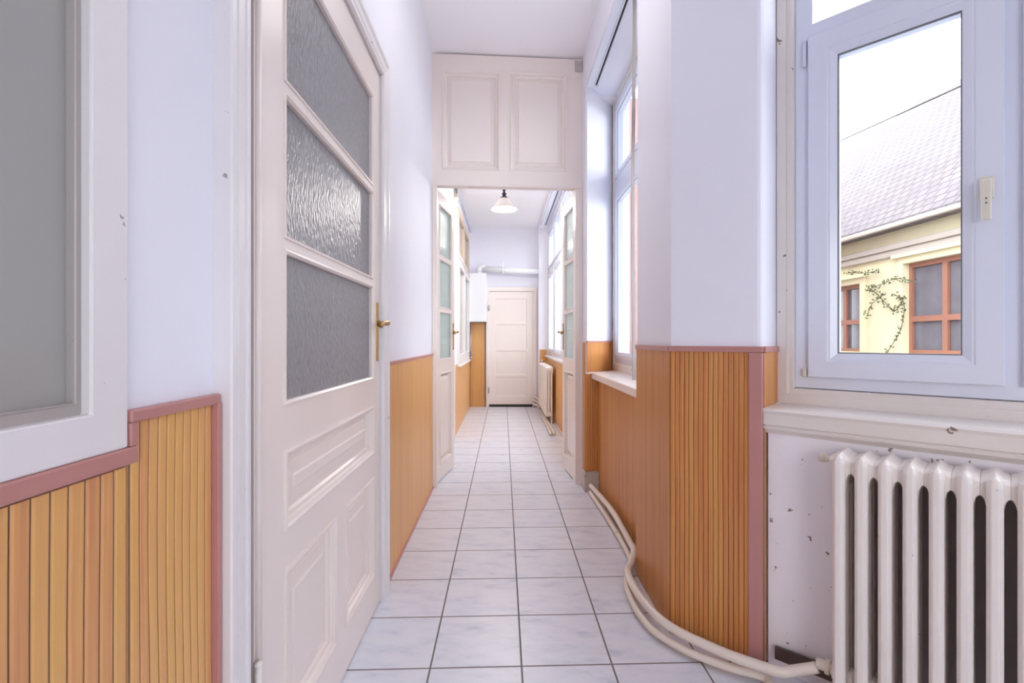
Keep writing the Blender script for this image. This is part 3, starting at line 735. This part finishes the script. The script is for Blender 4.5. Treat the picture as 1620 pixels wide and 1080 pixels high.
# ------------------------------------------------------------------ radiators
def section(mb, x, w_, depth, z0, z1, pitch, ncol=3):
    """one cast iron section: columns (8-sided), heads joined by arched hubs, peaked top"""
    cd_ = depth/ncol
    for c in range(ncol):
        y = -depth+c*cd_; a = w_/2; q = cd_*.78
        poly = [(x-a, y+q*.28), (x-a*.45, y), (x+a*.45, y), (x+a, y+q*.28), (x+a, y+q*.75), (x+a*.4, y+q), (x-a*.4, y+q), (x-a, y+q*.75)]
        mb.prism(poly, z0+.01, z1-.030)
        cxm, cym = x, y+q/2
        n = 8; v = [(px_, py_, z1-.030) for px_, py_ in poly]+[(cxm+(px_-cxm)*.72, cym+(py_-cym)*.80+.002, z1-.014) for px_, py_ in poly]+[(cxm+(px_-cxm)*.25, cym+(py_-cym)*.45+.006, z1-.004) for px_, py_ in poly]
        mb.add(v, [(i, (i+1) % n, n+(i+1) % n, n+i) for i in range(n)]+[(n+i, n+(i+1) % n, 2*n+(i+1) % n, 2*n+i) for i in range(n)]+[tuple(range(2*n, 3*n))])
    # head: arched block running front to back, behind the column fronts
    h = pitch/2
    prof = [(-h, z1-.030), (-h, z1-.016), (-h*.55, z1-.012), (0, z1), (h*.55, z1-.012), (h, z1-.016), (h, z1-.030),
            (h, z1-.064), (h*.86, z1-.066), (h*.72, z1-.073), (h*.62, z1-.086), (h*.5, z1-.11), (-h*.5, z1-.11), (-h*.62, z1-.086), (-h*.72, z1-.073), (-h*.86, z1-.066), (-h, z1-.064)]
    m = len(prof)
    v = [(x+px_*k_, y, zc+(z-zc)*k2_) for zc in (z1-.05,) for y, k_, k2_ in ((-depth+.024, 1, .72), (-depth+.036, 1, 1), (-.012, 1, 1), (-.002, 1, .8)) for px_, z in prof]
    mb.add(v, [(m*j+i, m*j+(i+1) % m, m*j+m+(i+1) % m, m*j+m+i) for j in range(3) for i in range(m)]+[tuple(range(m))[::-1], tuple(range(3*m, 4*m))])
    # foot hub
    mb.tube([(x-h, -depth/2, z0+.035), (x+h, -depth/2, z0+.035)], .028, 10)
    mb.box(x-w_*.4, x+w_*.4, -depth+.015, -.01, z0, z0+.06)
def radiator(loc, rz, n, pitch, depth, z0, z1, label, w_=.033, legs=True, fy=None):
    t = thing('radiator', loc, rz, label, 'radiator')
    mb = MB(); section(mb, 0, w_, depth, z0, z1, pitch); first = mb.build('radiator_section', 'radiator', t, bevel=.0035)
    first.location = (pitch/2, 0, 0)
    for i in range(1, n):
        c = first.copy(); c.parent = t; c.location = (pitch*(i+.5), 0, 0); C.objects.link(c)
    if legs:
        for x in (pitch*.5, pitch*(n-.5)):
            MB().box(x-.018, x+.018, *(fy or (-depth+.02, -.02)), 0, z0+.01).build('foot', 'radiator', t, bevel=.004)
    return t
s_r = .2466-.013; y_r = .008
t = radiator((*W2(s_r, y_r), 0), A46, 14, .0567, .152, .10, .842, 'cream cast iron column radiator under the near window')
MB().tube([(-.03, -.06, .805), (.0, -.06, .805)], .010, 10).lathe([(0, -.014), (.013, -.012), (.013, .012), (0, .014)], (-.032, -.06, .805), 12).build('bleed_plug', 'pipe', t, smooth=True)
MB().tube([(-.045, -.075, .135), (.01, -.075, .135)], .017, 12).tube([(-.02, -.075, .135), (-.008, -.075, .135)], .024, 8).build('inlet_union', 'pipe', t)
# far radiator along the right wall; faces the corridor
t = radiator((.715, 8.33, 0), -pi/2, 22, .0605, .112, .10, .815, 'small cream radiator on the right beyond the open door', fy=(-.035, -.012))
MB().tube([(-.03, -.05, .79), (.0, -.05, .79)], .012, 10).tube([(-.03, -.05, .79), (-.03, -.05, .86)], .018, 10).build('valve', 'chrome', t, smooth=True)
MB().tube([(-.06, -.05, .12), (.0, -.05, .12)], .013, 10).build('inlet_union', 'pipe', t, smooth=True)

# ------------------------------------------------------------------ heating pipes
def P(px, py, z): Z = (H-z)*F/(py-VY); return ((px-VX)*Z/F, Z, z)
up = [P(935, 768, .078), P(966.7, 805, .078), P(985, 836, .076), (.700, 2.72, .076), (.692, 2.60, .076), (.640, 2.46, .076), P(993, 905, .075), P(1004, 930, .075), P(1022, 955, .075), P(1040, 975, .075), P(1060.7, 991, .075),
      P(1087, 1006, .075), P(1117.7, 1020, .075), P(1152, 1035, .075), P(1190, 1048.6, .075), P(1232, 1062, .075), (*W2(.12, -.09), .085), (*W2(.19, -.068), .12)]
lo = [P(933.5, 778, .026), P(955, 810, .026), P(976.7, 844, .026), P(992, 872, .026), (.672, 2.60, .026), (.625, 2.46, .026), P(992, 926, .026), P(1003, 957, .026), P(1019, 981, .026), P(1035, 998, .026), P(1055.5, 1012, .026),
      P(1080, 1026, .026), P(1107, 1038, .026), P(1159, 1056.5, .026), P(1211, 1072, .026), (*W2(.10, -.15), .026), (*W2(.30, -.18), .03), (*W2(.6, -.12), .03)]
tag(MB().tube(bez(up, 6), .0175, 14).build('heating_pipe', 'pipe', smooth=True), 'upper thicker cream heating pipe curving round the pillar to the radiator', 'pipe', )
o = tag(MB().tube(bez(lo, 6), .0150, 14).build('heating_pipe', 'pipe', smooth=True), 'lower cream heating pipe lying on the tiles round the pillar', 'pipe')
a = Vector(P(976.7, 844, .026))
MB().tube([a+Vector((0, .02, 0)), a-Vector((0, .02, 0))], .019, 14).build('pipe_coupling', 'pipe', o, smooth=True)
# far pipes
tag(MB().tube([(.592, 6.12, .030), (.600, 7.1, .030), (.606, 8.2, .030)], .017, 10).build('heating_pipe', 'pipe', smooth=True), 'thin pipe on the floor in front of the far radiator, nearest the corridor', 'pipe')
tag(MB().tube([(.636, 6.12, .030), (.636, 7.1, .030), (.642, 8.2, .030)], .017, 10).build('heating_pipe', 'pipe', smooth=True), 'thin pipe on the floor under the far radiator, nearest the wall', 'pipe')
t = thing('pipe_manifold', (.555, 8.60, 0), 0, 'stack of short cream pipes in the far right corner beside the door', 'pipe')
for k, z in enumerate((.07, .13, .19)):
    MB().tube(bez([(-.02, .18, z), (0, .0, z), (.05, -.12, z-.01), (.06, -.2, z-.03)], 4), .015, 10).build('short_pipe', 'pipe', t, smooth=True)
MB().tube([(-.02, .12, 0), (-.02, .12, .21)], .016, 10).build('riser', 'pipe', t, smooth=True)

# brown strip leaning against the wall under the window
s0_, z0_ = wp(1226, 1021, .01); s1_, z1_ = wp(1309, 1049, .01)
o = tag(MB().add([(s0_, .004, z0_-.045), (s1_+.1, .004, z1_-.052), (s1_+.1, .004, z1_-.002), (s0_, .004, z0_), (s0_, .016, z0_-.045), (s1_+.1, .016, z1_-.052), (s1_+.1, .016, z1_-.002), (s0_, .016, z0_)],
        [(0, 1, 2, 3), (7, 6, 5, 4), (0, 4, 5, 1), (1, 5, 6, 2), (2, 6, 7, 3), (3, 7, 4, 0)]).build('skirting_strip', 'brownmetal', bevel=.002), 'rusty brown strip fixed low on the wall left of the near radiator', 'strip')
place(o, WO, A46)

# ------------------------------------------------------------------ boiler, flue
t = thing('gas_boiler', (-.635, 8.46, 0), 0, 'white wall boiler in the far left corner', 'boiler')
t.location = (-.612, 8.40, 0)
MB().box(0, .325, 0, .418, 1.508, 2.34).build('boiler_casing', 'boiler', t, bevel=.008)
fy = .21
MB().tube([(.19, fy, 2.335), (.19, fy, 2.40)], .055, 20).tube(bez([(.19, fy, 2.37), (.19, fy+.0, 2.42), (.21, fy, 2.46), (.26, fy, 2.475), (.30, fy, 2.47)], 5), .05, 20).build('flue_elbow', 'boiler', t, smooth=True)
MB().tube([(.26, fy+.0, 2.44), (1.24, fy+.0, 2.385)], .052, 20).build('flue_pipe', 'boiler', t, smooth=True)
mb = MB().tube([(.600, fy, 2.421), (.622, fy, 2.420)], .056, 20); mb.box(.606, .616, fy-.06, fy-.045, 2.35, 2.52)
mb.build('flue_clamp', 'steel', t)
t = thing('stop_valve', (-.575, 8.74, 0), 0, 'small stop valve with a blue lever below the boiler', 'valve')
MB().tube([(.0, .0, .72), (.0, .0, 1.505)], .008, 8).tube([(-.02, .0, .88), (.03, 0, .88)], .011, 8).build('valve_body', 'chrome', t, smooth=True)
MB().box(-.006, .008, -.03, -.015, .90, 1.0).build('lever', 'blue', t, bevel=.003)

# conduit along the far left wall
t = thing('ceiling_conduit', (0, 0, 0), 0, 'thin white conduit with a junction box high on the far left wall', 'conduit')
MB().tube([(-.578, 4.4, 3.08), (-.578, 8.75, 3.12)], .011, 8).build('conduit_pipe', 'upvc', t, smooth=True)
MB().tube([(-.560, 5.1, 3.04), (-.565, 6.0, 2.99)], .007, 8).build('cable', 'bronze', t, smooth=True)
MB().box(-.60, -.55, 6.0, 6.1, 2.93, 3.05).build('junction_box', 'ivory', t, bevel=.005)

# ------------------------------------------------------------------ pendant lamp
LZ = 6.0
t = thing('pendant_lamp', (.012, LZ, 0), 0, 'white glass bell pendant lamp on a black turned stem', 'lamp')
zb = zz(331, LZ)
hsh = .135
prof = [(.030, hsh), (.042, hsh-.002), (.062, hsh-.010), (.080, hsh-.030, .0), (.090, hsh-.058, .2), (.106, hsh-.085, .6), (.134, hsh-.112, 1), (.156, 0.0, 1.0)]
MB().lathe([(q[0], q[1], q[2] if len(q) > 2 else 0) for q in prof], (0, 0, zb), 72, .018, 12).build('lamp_shade', 'shadeglass', t, smooth=True, solid=.004)
z0 = zb+hsh
MB().lathe([(0, -.01), (.040, -.01), (.045, .004), (.040, .014), (.022, .022), (.018, .034), (.026, .042), (.028, .052), (.020, .064), (.013, .074), (.012, .085), (.020, .094), (.020, .104), (.012, .112),
            (.010, .125), (.016, .133), (.016, .142), (.009, .150), (.009, .17)], (0, 0, z0), 24).build('lamp_stem', 'bronze', t, smooth=True)
MB().tube([(0, 0, z0+.15), (0, 0, 3.17)], .005, 8).lathe([(.0, .0), (.045, 0), (.05, .01), (.045, .03), (0, .03)], (0, 0, 3.16), 24).build('ceiling_rose', 'bronze', t, smooth=True)
bulb = NT('lamp_bulb_glass'); bulb.b.inputs['Base Color'].default_value = (.9, .88, .85, 1); bulb.b.inputs['Emission Color'].default_value = (1, .95, .88, 1); bulb.b.inputs['Emission Strength'].default_value = 1.2
MB().lathe([(0.001, -.05), (.018, -.044), (.028, -.028), (.030, -.01), (.024, .012), (.014, .035), (.013, .06), (.001, .062)], (0, 0, zb+.055), 24).build('bulb', bulb.m, t, smooth=True)
pl = bpy.data.lights.new('pendant_fill', 'POINT'); pl.energy = 52; pl.color = (1, .95, .9); pl.shadow_soft_size = .05  # fill light added below the shade to brighten the far corridor
po = bpy.data.objects.new('pendant_fill', pl); C.objects.link(po); po.parent = t; po.location = (0, 0, zb-.03)

# ------------------------------------------------------------------ outside
struct(MB().box(-30, 60, -30, 60, -.6, -.5), 'ground', 'ground', 'paved courtyard outside the windows', 'ground')
HX = 9.0
h = thing('yellow_house', (HX, 3, -.5), 0, 'yellow neighbouring house with a steep tiled roof seen through the near window', 'house')
def hz(z): return z+.5
YH = 3
def py_(px): return HX*F/(px-VX)-YH
# local x = into house, local y = along
wins = [(py_(1600), py_(1431), .9, 2.90), (py_(1363), py_(1363)+1.5, .9, 2.62), (2.0, 4.2, .9, 2.9), (13.5, 15.2, .9, 2.7)]
mb = MB().board([0, 22], [0, hz(3.95)], [(a, b_, hz(c), hz(d)) for a, b_, c, d in wins], 0, .35)
wl = mb.build('house_wall', 'yellow', h); wl.matrix_local = Matrix(((0, 1, 0, 0), (1, 0, 0, 0), (0, 0, 1, 0), (0, 0, 0, 1)))
MB().add([(-.45, -.5, hz(3.80)), (4.0, -.5, hz(8.6)), (8.5, -.5, hz(3.8)), (-.45, 22.5, hz(3.80)), (4.0, 22.5, hz(8.6)), (8.5, 22.5, hz(3.8)), (-.45, -.5, hz(3.70)), (8.5, -.5, hz(3.7)), (-.45, 22.5, hz(3.7)), (8.5, 22.5, hz(3.7))],
        [(0, 3, 4, 1), (1, 4, 5, 2), (0, 1, 2, 7, 6), (3, 8, 9, 5, 4), (6, 8, 3, 0), (6, 7, 9, 8), (2, 5, 9, 7)]).build('roof', 'roof', h, weld=True)
MB().box(-.50, -.40, -.5, 22.5, hz(3.66), hz(3.76)).box(-.16, 0, 0, 22, hz(3.25), hz(3.38)).box(-.10, 0, 0, 22, hz(3.10), hz(3.25)).build('cornice', 'cornice', h, bevel=.02)
MB().box(8.2, 8.4, 0, 22, 0, hz(3.7)).build('back_wall', 'yellow', h)
for a, b_, c, d in wins:
    mid = py_(1487) if b_ == py_(1431) else (a+b_)/2
    f = MB(); ws = [a, b_]; hm = 1.66
    f.board([a, b_], [hz(c), hz(d)], [(a+.08, mid-.06, hz(c)+.08, hz(hm)-.06), (mid+.06, b_-.08, hz(c)+.08, hz(hm)-.06), (a+.08, mid-.06, hz(hm)+.06, hz(d)-.10), (mid+.06, b_-.08, hz(hm)+.06, hz(d)-.10)], .10, .16)
    fo = f.build('house_window', 'brownframe', h); fo.matrix_local = Matrix(((0, 1, 0, 0), (1, 0, 0, 0), (0, 0, 1, 0), (0, 0, 0, 1)))
    MB().box(a, b_, .17, .19, hz(c), hz(d)).build('house_pane', 'housepane', fo)
    s_ = MB().board([a-.14, b_+.14], [hz(c), hz(d)+.14], [(a, b_, hz(c), hz(d))], -.05, 0).box(a-.22, b_+.22, -.14, 0, hz(d)+.14, hz(d)+.22)
    so = s_.build('window_surround', 'yellow', h); so.matrix_local = Matrix(((0, 1, 0, 0), (1, 0, 0, 0), (0, 0, 1, 0), (0, 0, 0, 1)))
# pink wing
tag(MB().box(2.35, 5.4, 10.8, 18, -.5, 6.5).build('pink_building_wing', 'pinkwall'), 'pink rendered building wing seen through the middle window', 'building')
# cables
for k, (pa_, pb_, lab) in enumerate((((1300, 236), (1560, 118), 'thin overhead cable crossing above the ridge of the yellow house'),)):
    def Q(p, Z): return Vector(((p[0]-VX)*Z/F, Z, H+(VY-p[1])*Z/F))
    a = Q(pa_, 11.4); b_ = Q(pb_, 8.2)
    pts = [a.lerp(b_, i/12)-Vector((0, 0, .10*sin(pi*i/12)*(k > 0))) for i in range(13)]
    tag(MB().tube([a.lerp(b_, -1.0)]+pts+[a.lerp(b_, 2.0)], .014, 6).build('overhead_cable', 'cable', smooth=True), lab, 'cable')
# vine on the house wall
vt = thing('climbing_vine', (HX-.03, 12, 1.0), 0, 'sparse climbing vine on the yellow house wall between its windows', 'vine')
mb = MB(); lv = MB(); rnd = random.Random(3)
def VP(px, py): Z = 8.9*F/(px-VX); return Vector((8.9-HX+.03, Z-12, zz(py, Z)-1.0))
for pts in ([(1430, 470), (1415, 492), (1402, 480), (1385, 462), (1372, 455)], [(1445, 446), (1420, 440), (1398, 448), (1378, 455)], [(1340, 430), (1365, 432), (1390, 428)], [(1405, 555), (1425, 520), (1430, 480), (1415, 465)], [(1372, 500), (1380, 480), (1400, 465)]):
    q = bez([VP(*p_) for p_ in pts], 6); mb.tube(q, .008, 5)
    for p_ in q:
        for _ in range(3):
            c = p_+Vector((rnd.uniform(-.05, .02), rnd.uniform(-.08, .08), rnd.uniform(-.06, .06))); a1 = Vector((rnd.uniform(-1, 1), rnd.uniform(-1, 1), rnd.uniform(-1, 1))).normalized()*.035
            a2 = a1.cross(Vector((1, .2, .1))).normalized()*.02
            lv.add([c-a1, c+a2, c+a1, c-a2], [(0, 1, 2, 3)])
mb.build('vine_stem', 'vine', vt); o = lv.build('vine_leaves', 'vine', vt, weld=False)
